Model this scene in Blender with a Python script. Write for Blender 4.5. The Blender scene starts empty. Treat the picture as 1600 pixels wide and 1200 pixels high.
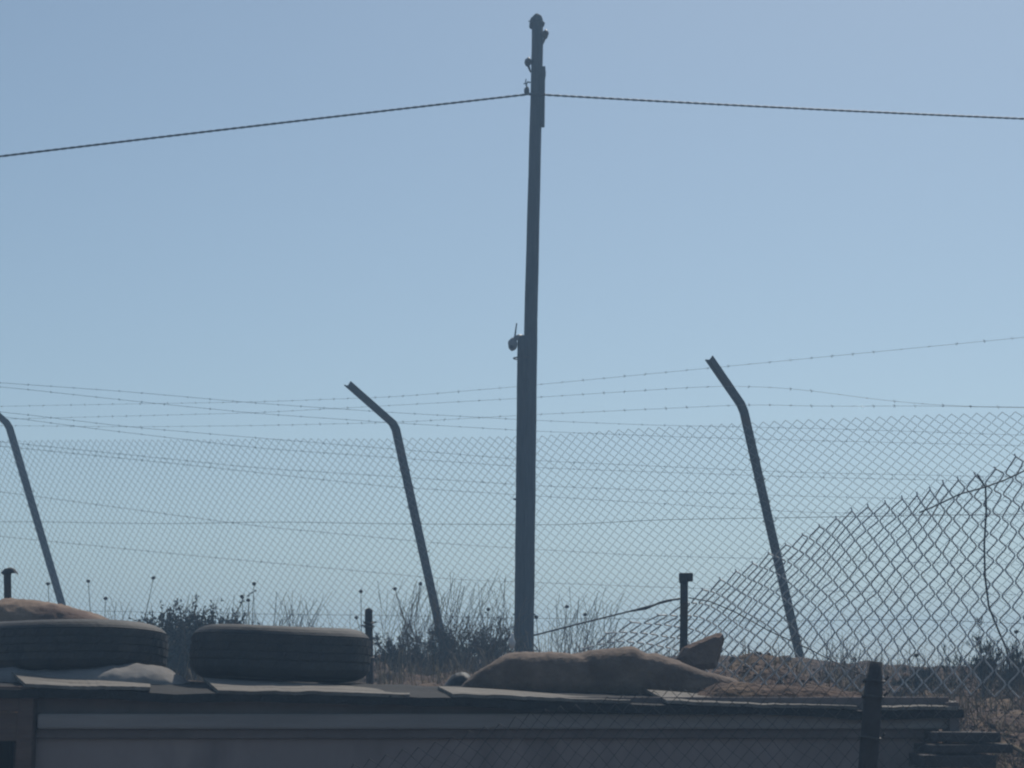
import bpy, bmesh, math, random
import numpy as np
from mathutils import Vector, Matrix, noise

random.seed(7)
rng = np.random.default_rng(7)
S = bpy.context.scene
COL = S.collection
R = math.radians

# ------------------------------------------------------------------ camera, sky, sun, exposure
EYE = 1.6
F = 3000.0                                   # focal length in pixels of a 1600 px wide picture
PITCH = math.atan((1110 - 600) / F)
cam = bpy.data.cameras.new('camera')
cam.sensor_width = 36.0
cam.lens = 36.0 * F / 1600.0
cam.clip_start = 0.1
cam.clip_end = 5000
co = bpy.data.objects.new('camera', cam)
COL.objects.link(co)
co.location = (0, 0, EYE)
co.rotation_euler = (math.pi / 2 + PITCH, 0, 0)
S.camera = co

SUN_EL, SUN_AZ = R(49), R(18)                # azimuth to the right of straight ahead (+Y)
w = bpy.data.worlds.new('World')
S.world = w
w.use_nodes = True
nt = w.node_tree
bg = nt.nodes['Background']
sky = nt.nodes.new('ShaderNodeTexSky')
sky.sky_type = 'NISHITA'
sky.sun_disc = False
sky.sun_elevation = SUN_EL
sky.sun_rotation = SUN_AZ
sky.altitude = 700
sky.air_density = 1.0
sky.dust_density = 1.0
sky.ozone_density = 0.0
tint = nt.nodes.new('ShaderNodeMix'); tint.data_type = 'RGBA'; tint.blend_type = 'MULTIPLY'   # one even tint over the whole dome, tuned to the sky colour
tint.inputs[0].default_value = 1.0
nt.links.new(sky.outputs[0], tint.inputs[6]); tint.inputs[7].default_value = (0.995, 1.025, 0.965, 1)
nt.links.new(tint.outputs[2], bg.inputs[0])
bg.inputs[1].default_value = 0.084
sun = bpy.data.lights.new('sun', 'SUN')
sun.energy = 3.4
sun.angle = R(0.6)
sun.color = (1.0, 0.94, 0.85)
so = bpy.data.objects.new('sun', sun)
COL.objects.link(so)
sd = Vector((math.sin(SUN_AZ) * math.cos(SUN_EL), math.cos(SUN_AZ) * math.cos(SUN_EL), math.sin(SUN_EL)))
so.rotation_euler = (-sd).to_track_quat('-Z', 'Y').to_euler()
so.location = (10, 20, 30)
S.view_settings.view_transform = 'Standard'
S.view_settings.look = 'None'
S.view_settings.exposure = 0.0
S.view_settings.gamma = 1.0
S.view_settings.use_curve_mapping = False
S.render.engine = 'CYCLES'
S.cycles.filter_width = 2.2                   # the soft rendering of a phone's digital zoom
S.render.resolution_x, S.render.resolution_y = 1024, 768

# ------------------------------------------------------------------ helpers
cp, sp = math.cos(PITCH), math.sin(PITCH)
def P(x, y, D):
    """point at world depth Y = D that the survey photo shows at (x, y)"""
    a, b = (x - 800) / F, (600 - y) / F
    k = D / (cp - b * sp)
    return Vector((a * k, D, EYE + (sp + b * cp) * k))

def interp(x, xs, ys):
    return float(np.interp(x, xs, ys))

def sstep(a, b, x):
    t = min(1, max(0, (x - a) / (b - a)))
    return t * t * (3 - 2 * t)

class MB:
    def __init__(s): s.v = []; s.f = []
    def add(s, vs, fs):
        n = len(s.v)
        s.v += [tuple(p) for p in vs]
        s.f += [tuple(i + n for i in f) for f in fs]
        return s
    def box(s, c, size, rot=None):
        hx, hy, hz = size[0] / 2, size[1] / 2, size[2] / 2
        vs = [Vector((sx * hx, sy * hy, sz * hz)) for sz in (-1, 1) for sy in (-1, 1) for sx in (-1, 1)]
        if rot is not None: vs = [rot @ p for p in vs]
        vs = [p + Vector(c) for p in vs]
        return s.add(vs, [(0, 2, 3, 1), (4, 5, 7, 6), (0, 1, 5, 4), (2, 6, 7, 3), (0, 4, 6, 2), (1, 3, 7, 5)])
    def tube(s, pts, rad, n=6, cap=True, ref=Vector((0.13, 0.31, 0.94)), twist=0.0):
        pts = [Vector(p) for p in pts]
        m = len(pts)
        if not hasattr(rad, '__len__'): rad = [rad] * m
        vs = []; pr = None
        for i, p in enumerate(pts):
            t = (pts[min(i + 1, m - 1)] - pts[max(i - 1, 0)])
            t = t.normalized() if t.length > 1e-9 else Vector((0, 0, 1))
            if pr is None:
                r = ref if abs(t.dot(ref)) < 0.95 else Vector((1, 0, 0))
                u = t.cross(r).normalized()
            else:
                u = (pr - t * pr.dot(t))
                u = u.normalized() if u.length > 1e-6 else t.orthogonal().normalized()
            pr = u
            q = t.cross(u)
            for k in range(n):
                a = 2 * math.pi * k / n + twist
                vs.append(p + (u * math.cos(a) + q * math.sin(a)) * rad[i])
        fs = []
        for i in range(m - 1):
            for k in range(n):
                a, b = i * n + k, i * n + (k + 1) % n
                fs.append((a, b, b + n, a + n))
        if cap:
            fs.append(tuple(range(n))[::-1]); fs.append(tuple((m - 1) * n + k for k in range(n)))
        return s.add(vs, fs)
    def sweep(s, prof, pts, xdir, cap=True):
        """sweep a 2D outline (x, y) along pts; x axis of the outline follows xdir"""
        pts = [Vector(p) for p in pts]; m = len(pts); n = len(prof); vs = []
        for i, p in enumerate(pts):
            t = (pts[min(i + 1, m - 1)] - pts[max(i - 1, 0)]).normalized()
            u = (xdir - t * xdir.dot(t)).normalized(); q = t.cross(u)
            vs += [p + u * a + q * b for a, b in prof]
        fs = [(i * n + k, i * n + (k + 1) % n, (i + 1) * n + (k + 1) % n, (i + 1) * n + k) for i in range(m - 1) for k in range(n)]
        if cap: fs += [tuple(range(n))[::-1], tuple((m - 1) * n + k for k in range(n))]
        return s.add(vs, fs)
    def blob(s, c, r, seed=0, amp=0.15, n=8):
        bm = bmesh.new(); bmesh.ops.create_icosphere(bm, subdivisions=2 if n <= 8 else 3, radius=1.0)
        vs = []
        for v in bm.verts:
            k = 1 + amp * noise.noise(v.co * 1.7 + Vector((seed * 3.1, seed, 0)))
            vs.append(Vector((v.co.x * r[0] * k, v.co.y * r[1] * k, v.co.z * r[2] * k)) + Vector(c))
        fs = [tuple(v.index for v in f.verts) for f in bm.faces]
        bm.free(); return s.add(vs, fs)
    def build(s, name, mat, parent=None, smooth=False, kind=None, bevel=0):
        me = bpy.data.meshes.new(name)
        org = Vector((0, 0, 0))
        me.from_pydata([tuple(p) for p in s.v], [], s.f)
        me.validate()
        bm = bmesh.new(); bm.from_mesh(me); bmesh.ops.recalc_face_normals(bm, faces=bm.faces)
        if bevel: bmesh.ops.bevel(bm, geom=list(bm.edges), offset=bevel, segments=2, affect='EDGES', profile=0.5)
        bm.to_mesh(me); bm.free()
        if smooth: me.polygons.foreach_set('use_smooth', [True] * len(me.polygons))
        me.materials.append(mat)
        o = bpy.data.objects.new(name, me); COL.objects.link(o)
        if parent is not None:
            o.parent = parent; o.matrix_parent_inverse = parent.matrix_world.inverted()
        if kind: o['kind'] = kind
        return o

def raw_mesh(name, V, Fq, mat, parent=None, kind=None, smooth=False):
    """fast path: numpy verts (n,3) and quads (m,4)"""
    me = bpy.data.meshes.new(name)
    me.vertices.add(len(V)); me.vertices.foreach_set('co', np.asarray(V, np.float32).ravel())
    k = Fq.shape[1]
    me.loops.add(Fq.size); me.loops.foreach_set('vertex_index', Fq.astype(np.int32).ravel())
    me.polygons.add(len(Fq)); me.polygons.foreach_set('loop_start', np.arange(0, Fq.size, k, dtype=np.int32))
    me.polygons.foreach_set('loop_total', np.full(len(Fq), k, np.int32))
    if smooth: me.polygons.foreach_set('use_smooth', np.ones(len(Fq), bool))
    me.update(calc_edges=True); me.validate()
    me.materials.append(mat)
    o = bpy.data.objects.new(name, me); COL.objects.link(o)
    if parent is not None:
        o.parent = parent; o.matrix_parent_inverse = parent.matrix_world.inverted()
    if kind: o['kind'] = kind
    return o

def wires(paths, rad, n=4):
    """numpy tubes for many polylines -> verts, quads"""
    VV, FF, off = [], [], 0
    for p in paths:
        p = np.asarray(p, float); m = len(p)
        if m < 2: continue
        t = np.empty_like(p); t[1:-1] = p[2:] - p[:-2]; t[0] = p[1] - p[0]; t[-1] = p[-1] - p[-2]
        t /= np.linalg.norm(t, axis=1)[:, None] + 1e-12
        u = np.cross(t, np.array([0.12, 0.99, 0.07])); u /= np.linalg.norm(u, axis=1)[:, None] + 1e-12
        q = np.cross(t, u)
        a = np.arange(n) * 2 * math.pi / n
        ring = p[:, None, :] + rad * (u[:, None, :] * np.cos(a)[None, :, None] + q[:, None, :] * np.sin(a)[None, :, None])
        VV.append(ring.reshape(-1, 3))
        i = np.arange(m - 1)[:, None] * n; k = np.arange(n)[None, :]; k2 = (k + 1) % n
        FF.append(np.stack([i + k, i + k2, i + n + k2, i + n + k], -1).reshape(-1, 4) + off)
        off += m * n
    return np.concatenate(VV), np.concatenate(FF)

def empty(name, loc, label, cat, group=None):
    o = bpy.data.objects.new(name, None); COL.objects.link(o)
    o.location = loc; o.empty_display_size = 0.2
    tag(o, label, cat, group)
    bpy.context.view_layer.update()
    return o

def tag(o, label=None, cat=None, group=None, kind=None):
    if label: o['label'] = label
    if cat: o['category'] = cat
    if group: o['group'] = group
    if kind: o['kind'] = kind
    return o

# ------------------------------------------------------------------ materials
def mat(name, c1, c2, scale=8.0, rough=0.8, bump=0.0, detail=6, metal=0.0, stretch=(1, 1, 1), c3=None, s3=1.5, spec=0.3, bscale=None, bdist=0.02):
    m = bpy.data.materials.new(name); m.use_nodes = True
    t = m.node_tree; b = t.nodes['Principled BSDF']
    tc = t.nodes.new('ShaderNodeTexCoord'); mp = t.nodes.new('ShaderNodeMapping')
    mp.inputs['Scale'].default_value = stretch
    t.links.new(tc.outputs['Object'], mp.inputs['Vector'])
    nz = t.nodes.new('ShaderNodeTexNoise'); nz.inputs['Scale'].default_value = scale; nz.inputs['Detail'].default_value = detail
    nz.inputs['Roughness'].default_value = 0.65
    t.links.new(mp.outputs[0], nz.inputs['Vector'])
    rp = t.nodes.new('ShaderNodeValToRGB')
    rp.color_ramp.elements[0].position = 0.32; rp.color_ramp.elements[0].color = (*c1, 1)
    rp.color_ramp.elements[1].position = 0.68; rp.color_ramp.elements[1].color = (*c2, 1)
    t.links.new(nz.outputs['Fac'], rp.inputs[0]); out = rp.outputs[0]
    if c3:
        n3 = t.nodes.new('ShaderNodeTexNoise'); n3.inputs['Scale'].default_value = s3; n3.inputs['Detail'].default_value = 4
        t.links.new(mp.outputs[0], n3.inputs['Vector'])
        r3 = t.nodes.new('ShaderNodeValToRGB'); r3.color_ramp.elements[0].position = 0.5; r3.color_ramp.elements[1].position = 0.66
        t.links.new(n3.outputs['Fac'], r3.inputs[0])
        mx = t.nodes.new('ShaderNodeMix'); mx.data_type = 'RGBA'
        t.links.new(r3.outputs[0], mx.inputs[0]); t.links.new(out, mx.inputs[6]); mx.inputs[7].default_value = (*c3, 1)
        out = mx.outputs[2]
    t.links.new(out, b.inputs['Base Color'])
    b.inputs['Roughness'].default_value = rough; b.inputs['Metallic'].default_value = metal
    b.inputs['Specular IOR Level'].default_value = spec
    if bump:
        nb = t.nodes.new('ShaderNodeTexNoise'); nb.inputs['Scale'].default_value = bscale or scale * 4; nb.inputs['Detail'].default_value = 8
        t.links.new(mp.outputs[0], nb.inputs['Vector'])
        bp = t.nodes.new('ShaderNodeBump'); bp.inputs['Strength'].default_value = bump; bp.inputs['Distance'].default_value = bdist
        t.links.new(nb.outputs['Fac'], bp.inputs['Height']); t.links.new(bp.outputs[0], b.inputs['Normal'])
    return m

M = {
 'soil': mat('soil', (0.042, 0.023, 0.017), (0.11, 0.062, 0.04), 9, 0.95, 1.0, c3=(0.135, 0.085, 0.048), s3=4.0, bscale=22, bdist=0.05),
 'pole': mat('weathered_pole', (0.03, 0.03, 0.034), (0.07, 0.07, 0.075), 5, 0.85, 0.5, stretch=(9, 9, 0.7)),
 'pole_dark': mat('old_timber', (0.025, 0.025, 0.028), (0.055, 0.053, 0.056), 6, 0.85, 0.5, stretch=(9, 9, 0.8)),
 'steel': mat('rusty_steel', (0.03, 0.029, 0.031), (0.06, 0.054, 0.053), 14, 0.7, 0.25, metal=0.2, c3=(0.075, 0.045, 0.032), s3=9),
 'wire': mat('galvanised_wire', (0.12, 0.12, 0.125), (0.19, 0.19, 0.19), 20, 0.65, metal=0.25),
 'wire_pale': mat('weathered_zinc_wire', (0.38, 0.38, 0.385), (0.52, 0.515, 0.51), 20, 0.6, metal=0.2),
 'wire_dark': mat('dark_wire', (0.07, 0.07, 0.075), (0.12, 0.115, 0.11), 20, 0.7, metal=0.2),
 'cable': mat('black_cable', (0.03, 0.03, 0.032), (0.05, 0.05, 0.05), 20, 0.6),
 'rubber': mat('tyre_rubber', (0.026, 0.027, 0.03), (0.05, 0.048, 0.046), 9, 0.75, 0.15, c3=(0.085, 0.075, 0.065), s3=5, spec=0.4),
 'tan': mat('tan_cloth', (0.15, 0.112, 0.088), (0.225, 0.165, 0.128), 14, 0.95, 0.6, c3=(0.115, 0.082, 0.064), s3=6, bscale=45, bdist=0.012),
 'earthcloth': mat('dusty_brown_cloth', (0.17, 0.12, 0.09), (0.30, 0.21, 0.15), 6, 0.95, 0.5, c3=(0.14, 0.09, 0.07), s3=5, bscale=40, bdist=0.008),
 'grey_sack': mat('grey_sack', (0.15, 0.14, 0.135), (0.25, 0.235, 0.22), 8, 0.9, 0.3, bscale=50, bdist=0.006),
 'deck_shade': mat('shaded_roof_deck', (0.02, 0.02, 0.022), (0.04, 0.038, 0.036), 10, 0.95, 0.4),  # dark tone painted for the shade between the sunlit roof strips
 'panel': mat('sunlit_board_tone', (0.13, 0.115, 0.10), (0.27, 0.244, 0.212), 11, 0.9, 0.3, stretch=(0.7, 3, 3), c3=(0.12, 0.105, 0.09), s3=5),  # pale tone carries the sunlight on the roof strips
 'wall': mat('grey_shed_wall', (0.28, 0.225, 0.21), (0.36, 0.29, 0.27), 2.2, 0.9, 0.25, stretch=(1, 1, 0.35), c3=(0.23, 0.185, 0.172), s3=4.5),
 'beam': mat('grey_beam', (0.27, 0.24, 0.225), (0.36, 0.32, 0.30), 5, 0.8, 0.2, stretch=(0.5, 3, 3)),
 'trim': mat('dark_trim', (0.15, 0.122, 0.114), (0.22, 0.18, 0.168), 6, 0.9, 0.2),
 'brown': mat('brown_board', (0.11, 0.072, 0.058), (0.18, 0.12, 0.095), 5, 0.9, 0.3, stretch=(0.6, 3, 3)),
 'dark': mat('inside_shade', (0.02, 0.02, 0.022), (0.035, 0.033, 0.034), 5, 0.95),
 'rock': mat('brown_rock', (0.14, 0.085, 0.062), (0.25, 0.16, 0.115), 9, 0.95, 0.7),
 'dry': mat('dry_grass', (0.13, 0.095, 0.055), (0.27, 0.20, 0.115), 3, 0.9),
 'stem': mat('dry_stem', (0.07, 0.055, 0.038), (0.14, 0.105, 0.07), 6, 0.9),
 'shrub': mat('shrub_leaf', (0.045, 0.043, 0.03), (0.085, 0.075, 0.05), 6, 0.9),
 'head': mat('seed_head', (0.035, 0.028, 0.024), (0.06, 0.05, 0.04), 30, 0.95),
 'plastic': mat('grey_plastic', (0.15, 0.15, 0.155), (0.20, 0.20, 0.205), 8, 0.5),
 'white': mat('white_plastic', (0.62, 0.62, 0.60), (0.75, 0.74, 0.72), 8, 0.5),
 'block': mat('dark_block', (0.055, 0.05, 0.05), (0.09, 0.08, 0.078), 6, 0.95, 0.5),
 'ceramic': mat('brown_ceramic', (0.05, 0.035, 0.03), (0.08, 0.055, 0.045), 8, 0.4),
}

# ------------------------------------------------------------------ ground: a terrace that climbs behind the shed to the fence line, then falls away
def fence_y(X): return 15.0 + (2.25 - X) * 0.83
def ground_z(X, Y):
    crest = interp(X, [-30, -8, -4.93, -0.64, 2.25, 4, 8, 30], [0.9, 0.75, 0.62, 0.44, 0.38, 0.25, 0.12, 0.0])
    fy = fence_y(max(-12, min(10, X)))
    d = Y - fy
    if d > 0.6:
        z = crest - 0.02 - 0.16 * (d - 0.6) if d < 16 else crest - 2.48
        if d >= 16: z = crest - 2.48 - 2.5 * sstep(16, 120, d)
    else:
        near = interp(X, [-3, 1.3, 1.9, 5], [0.02, 0.03, -0.12, -0.15])
        t = sstep(0, 1, (Y - 8.2) / max(0.5, fy - 8.2)) * 0.45 + 0.55 * min(1, max(0, (Y - 8.2) / max(0.5, fy - 8.2)))
        z = near + (crest - near) * t
        if Y < 8.2: z = near - 0.16 * (8.2 - Y)
    z += 0.20 * math.exp(-((X - 1.25) / 0.38) ** 2 - ((Y - 9.6) / 0.5) ** 2)
    # bank down to the yard the camera stands in
    edge = interp(X, [-30, 1.45, 1.7, 4, 30], [8.3, 8.3, 5.6, 5.4, 5.0])
    z = z + (-EYE - z) * sstep(edge, edge - (0.25 if X < 1.5 else 1.0), Y)
    return z
def ground_n(X, Y):
    n = noise.noise(Vector((X * 0.9, Y * 0.9, 0.3))) * 0.05 + noise.noise(Vector((X * 3.1, Y * 3.1, 4.0))) * 0.06 + noise.noise(Vector((X * 7, Y * 7, 9.0))) * 0.04
    k = sstep(5, 8, Y)
    return EYE + ground_z(X, Y) + n * (0.25 + 0.75 * k)
def axis(lo, hi, step, ext, n):
    mid = np.arange(lo, hi + 1e-6, step)
    g = step * (np.geomspace(1, 1 + ext / step, n) - 1)
    return np.concatenate([lo - g[:0:-1], mid, hi + g[1:]])
gx = axis(-8, 6, 0.055, 110, 26)
gy = axis(4.5, 23, 0.055, 110, 26)
GV = np.array([(x, y, ground_n(x, y)) for y in gy for x in gx])
nx = len(gx)
ii = (np.arange(len(gy) - 1)[:, None] * nx + np.arange(nx - 1)[None, :]).ravel()
ground = raw_mesh('ground', GV, np.stack([ii, ii + 1, ii + nx + 1, ii + nx], -1), M['soil'], kind='structure', smooth=True)

# ------------------------------------------------------------------ shed with its roof
SD = 6.4                                                    # depth of the shed's front face
shed = empty('low_shed', (0, SD, 0), 'long low grey shed with sunlit roof strips along its eave', 'shed')
def fb(name, x0, y0, x1, y1, D, th, m, parent=shed, bevel=0.004):
    """a board facing the yard: picture corners at front depth D, thickness th away from the camera"""
    a = P(x0, y0, D); b = P(x1, y1, D)
    mb = MB().box(((a.x + b.x) / 2, D + th / 2, (a.z + b.z) / 2), (abs(b.x - a.x), th, abs(a.z - b.z)))
    return mb.build(name, m, parent, bevel=bevel)
# wall down to the yard
a, b = P(55, 1152, SD + 0.05), P(1466, 1152, SD + 0.05)
MB().box(((a.x + b.x) / 2, SD + 0.05 + 0.06, a.z / 2), (b.x - a.x, 0.12, a.z)).build('wall', M['wall'], shed, bevel=0.006)
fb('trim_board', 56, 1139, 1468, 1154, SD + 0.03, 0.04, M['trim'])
bmb = fb('beam', 58, 1115, 1482, 1139.5, SD + 0.005, 0.10, M['beam'], bevel=0.008)
# fascia under the eave, its shadow put into the dark trim colour
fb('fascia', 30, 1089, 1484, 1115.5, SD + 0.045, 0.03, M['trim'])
# end bracket
e0 = P(1489, 1120, SD)
MB().box((e0.x, SD + 0.03, e0.z), (0.034, 0.10, 0.095)).box((e0.x - 0.012, SD + 0.04, e0.z - 0.06), (0.02, 0.06, 0.05)).build('end_bracket', M['trim'], shed, bevel=0.003)
# right gable wall and left return
c0, c1 = P(1464, 1100, SD), P(1464, 1100, 8.0)
MB().box((c0.x - 0.03, (SD + 8.2) / 2 + 0.09, (EYE - 0.06) / 2), (0.06, 8.2 - SD - 0.2, EYE - 0.08)).build('side_wall', M['wall'], shed, bevel=0.004)
# left door bay: brown board, jamb, dark sheet painted in place of the unlit inside
fb('board', -90, 1072, 29, 1112, SD - 0.015, 0.04, M['brown'])
fb('board', -90, 1113.5, 29, 1158, SD - 0.005, 0.04, M['brown'])
a, b = P(29.5, 1072, SD), P(54.5, 1072, SD)
MB().box(((a.x + b.x) / 2, SD + 0.05, a.z / 2), (b.x - a.x, 0.12, a.z)).build('jamb', M['brown'], shed, bevel=0.005)
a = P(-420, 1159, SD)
MB().box(((a.x + P(29, 0, SD).x) / 2, SD + 0.35, a.z / 2), (P(29, 0, SD).x - a.x, 0.05, a.z)).build('opening_shade', M['dark'], shed)
a0, a1 = P(-420, 1072, SD), P(-91, 1072, SD)
MB().box(((a0.x + a1.x) / 2, SD + 0.05, a0.z / 2), (a1.x - a0.x, 0.12, a0.z)).build('wall', M['wall'], shed, bevel=0.005)
# roof: deck whose dark colour stands in for shade, eave line falling gently to the right, climbing away from the yard
def roof_z(X, Y):
    base = interp(X, [P(x, 600, SD).x for x in (-420, 20, 340, 707, 1042, 1295, 1492)], [P(800, y, SD).z for y in (1066, 1075, 1082, 1089, 1100, 1107, 1109)])
    d = Y - SD
    base += 0.007 * noise.noise(Vector((X * 3.0, 0.3, 6))) + 0.004 * noise.noise(Vector((X * 11, 0.3, 2)))
    return base + 0.085 * min(d, 0.5) - 0.02 * max(0, d - 0.5)
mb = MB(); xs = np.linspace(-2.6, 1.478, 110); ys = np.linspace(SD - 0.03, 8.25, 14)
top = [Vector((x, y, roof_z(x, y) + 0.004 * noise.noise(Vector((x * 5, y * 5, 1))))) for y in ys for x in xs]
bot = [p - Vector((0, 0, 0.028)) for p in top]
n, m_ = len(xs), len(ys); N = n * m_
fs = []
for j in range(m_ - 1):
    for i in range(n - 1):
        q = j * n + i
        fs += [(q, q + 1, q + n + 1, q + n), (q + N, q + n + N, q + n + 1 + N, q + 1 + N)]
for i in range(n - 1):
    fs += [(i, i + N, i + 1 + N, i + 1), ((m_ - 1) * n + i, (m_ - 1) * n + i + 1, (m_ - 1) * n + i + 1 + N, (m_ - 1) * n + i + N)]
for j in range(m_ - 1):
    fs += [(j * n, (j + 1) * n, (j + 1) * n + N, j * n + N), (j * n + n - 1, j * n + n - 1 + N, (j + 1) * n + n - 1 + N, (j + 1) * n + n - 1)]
mb.add(top + bot, fs); roof = mb.build('roof', M['deck_shade'], shed)
# pale boards shaped as the sunlit strips, left ends cut along the shade edge
# per board: back edge (x, y) left and right, front edge (x, y) left and right
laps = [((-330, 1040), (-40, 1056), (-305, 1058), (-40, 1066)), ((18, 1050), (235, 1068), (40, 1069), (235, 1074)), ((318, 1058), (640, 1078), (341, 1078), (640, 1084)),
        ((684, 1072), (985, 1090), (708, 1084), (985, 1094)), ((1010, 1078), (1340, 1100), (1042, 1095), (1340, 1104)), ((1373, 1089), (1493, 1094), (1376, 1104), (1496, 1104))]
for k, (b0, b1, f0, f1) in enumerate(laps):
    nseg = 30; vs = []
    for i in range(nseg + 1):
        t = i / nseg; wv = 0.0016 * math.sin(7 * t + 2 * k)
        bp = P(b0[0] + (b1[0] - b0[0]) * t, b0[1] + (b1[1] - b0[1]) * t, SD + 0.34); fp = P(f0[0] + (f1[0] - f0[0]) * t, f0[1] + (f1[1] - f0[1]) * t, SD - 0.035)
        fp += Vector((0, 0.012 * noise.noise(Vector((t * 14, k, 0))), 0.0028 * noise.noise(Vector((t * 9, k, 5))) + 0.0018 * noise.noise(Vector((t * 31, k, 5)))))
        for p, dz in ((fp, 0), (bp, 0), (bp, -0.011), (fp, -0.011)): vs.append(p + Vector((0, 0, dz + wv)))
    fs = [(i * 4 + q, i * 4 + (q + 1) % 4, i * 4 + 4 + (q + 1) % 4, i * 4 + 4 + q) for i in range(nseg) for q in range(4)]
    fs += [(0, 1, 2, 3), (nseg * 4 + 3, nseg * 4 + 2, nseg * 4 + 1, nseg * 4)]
    MB().add(vs, fs).build('sunlit_roof_strip', M['panel'], roof)

# ------------------------------------------------------------------ tyres
def tyre(c, rad, wid, tilt, label, seed):
    t = empty('old_tyre', c, label, 'tyre', 'old tyres weighing down the shed roof')
    rot = Matrix.Rotation(tilt[0], 3, 'X') @ Matrix.Rotation(tilt[1], 3, 'Y')
    def lathe(prof, n, mod=None):
        vs, fs = [], []
        for k in range(n):
            a = 2 * math.pi * k / n
            for j, (r, z) in enumerate(prof):
                rr = r + (mod(k, j) if mod else 0)
                sq = 1 + 0.012 * math.sin(2 * a + seed) + 0.01 * math.sin(3 * a + 2 * seed)
                vs.append(rot @ Vector((rr * sq * math.cos(a), rr * sq * math.sin(a), z + 0.006 * math.sin(2 * a + seed))) + Vector(c))
        m = len(prof)
        for k in range(n):
            for j in range(m - 1):
                a0, b0 = k * m + j, ((k + 1) % n) * m + j
                fs.append((a0, b0, b0 + 1, a0 + 1))
        return vs, fs
    h = wid / 2
    prof = [(rad - 0.045, -h * 0.95), (rad - 0.024, -h * 0.84), (rad - 0.012, -h * 0.70)]
    for i in range(4):                                       # four ribs parted by grooves
        z0 = -h * 0.60 + i * h * 0.31
        cr = 0.006 * ((z0 + h * 0.12) / (0.6 * h)) ** 2
        prof += [(rad - 0.001 - cr, z0), (rad - cr, z0 + h * 0.24), (rad - 0.007 - cr, z0 + h * 0.25), (rad - 0.007 - cr, z0 + h * 0.30)]
    prof += [(rad - 0.008, h * 0.65), (rad - 0.016, h * 0.76), (rad - 0.028, h * 0.87), (rad - 0.045, h * 0.95)]
    NT = 168
    mod = lambda k, j: (-0.0018 if (k + j // 4) % 4 == 0 else 0) if 3 <= j < len(prof) - 4 else 0
    vs, fs = lathe(prof, NT, mod)
    MB().add(vs, fs).build('tread', M['rubber'], t, smooth=False)
    for s in (-1, 1):
        sp_ = [(rad - 0.045, s * h * 0.95), (rad - 0.062, s * h * 0.99), (rad - 0.08, s * h * 1.0), (rad - 0.10, s * h * 0.97), (rad - 0.125, s * h * 0.86), (rad - 0.13, s * h * 0.72), (rad - 0.115, s * h * 0.6), (rad - 0.05, s * h * 0.62)]
        vs, fs = lathe(sp_, 72)
        MB().add(vs, fs).build('sidewall', M['rubber'], t, smooth=True)
    return t
tyre(P(438, 1024, 7.0), 0.322, 0.186, (R(-2), R(1.0)), 'complete worn tyre lying flat in the middle of the roof', 1.0)
tyre(P(118, 1012, 7.08), 0.335, 0.175, (R(-1), R(1.2)), 'tyre on top of a flat grey sack at the left edge', 3.0)

# ------------------------------------------------------------------ cloth-covered mounds and sacks on the roof
def mound(name, outline, y_bot, D, hd, m, label, cat, seed=0, wr=0.012, group=None, org=1.0, pw=2.4):
    xs = [p[0] for p in outline]; ysx = [p[1] for p in outline]
    nu, nv = 150, 44; vs = []
    for i in range(nu + 1):
        x = xs[0] + (xs[-1] - xs[0]) * i / nu
        yt = interp(x, xs, ysx)
        yt = (interp(x - 5, xs, ysx) + 2 * yt + interp(x + 5, xs, ysx)) / 4
        zt, X = P(x, yt, D).z, P(x, yt, D).x
        zb = P(x, y_bot(x) if callable(y_bot) else y_bot, D).z
        h = max(0.004, zt - zb)
        end = min(i, nu - i) / nu
        k = hd * min(1, 0.55 + 2.2 * end + 0.5 * h)
        for j in range(nv + 1):
            a = math.pi * j / nv
            cy, cz = -math.cos(a), math.sin(a)
            yy = math.copysign(abs(cy) ** (2 / pw), cy) * k
            zz = abs(cz) ** (2 / pw) * h
            q = Vector((X * 5 + seed, yy * 6, zz * 7))
            d = wr * (org * noise.noise(q) + org * 0.5 * noise.noise(q * 2.3) + 0.25 * noise.noise(q * 6))
            d -= wr * 0.8 * org * abs(noise.noise(Vector((X * 9 + yy * 4 + seed, zz * 3, 5))))
            d -= wr * 0.9 * max(0, 0.22 - abs(noise.noise(Vector((X * 3.2 + 0.9 * yy + seed * 2, zz * 2.2 - X, 2.5))))) * (4 if org > 0.5 else 9)
            d += (wr * 0.28 + 0.0016 * (1 - org)) * noise.noise(Vector((X * 60, yy * 60, zz * 60)))
            if org < 0.3: d += 0.007 * noise.noise(Vector((X * 11 + 1.5 * zz, zz * 2.5, seed))) + 0.004 * noise.noise(Vector((X * 26 - 4 * zz, zz * 4, seed + 3)))
            sc = cz ** 0.3 if cz > 0 else 0
            vs.append(Vector((X, D + yy + cy * d, zb - 0.008 + zz + cz * d * sc)))
    fs = [(i * (nv + 1) + j, (i + 1) * (nv + 1) + j, (i + 1) * (nv + 1) + j + 1, i * (nv + 1) + j + 1) for i in range(nu) for j in range(nv)]
    fs += [tuple(range(nv + 1)), tuple(nu * (nv + 1) + j for j in range(nv + 1))[::-1]]
    fs += [tuple([i * (nv + 1) for i in range(nu + 1)] + [i * (nv + 1) + nv for i in range(nu, -1, -1)])]
    o = MB().add(vs, fs).build(name, m, smooth=True)
    return tag(o, label, cat, group)
mound('mound', [(716, 1078), (722, 1068), (745, 1046), (785, 1019), (800, 1015), (850, 1018), (905, 1017), (960, 1010), (988, 1008), (1010, 1020), (1020, 1019), (1060, 1029), (1100, 1042), (1140, 1058), (1165, 1069), (1182, 1084)],
      lambda x: 1074 + (x - 716) * 0.03, 7.02, 0.22, M['tan'], 'long tan mound heaped on the roof in front of the pole', 'mound', 2, 0.0045, pw=4.2, org=0.0)
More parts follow.
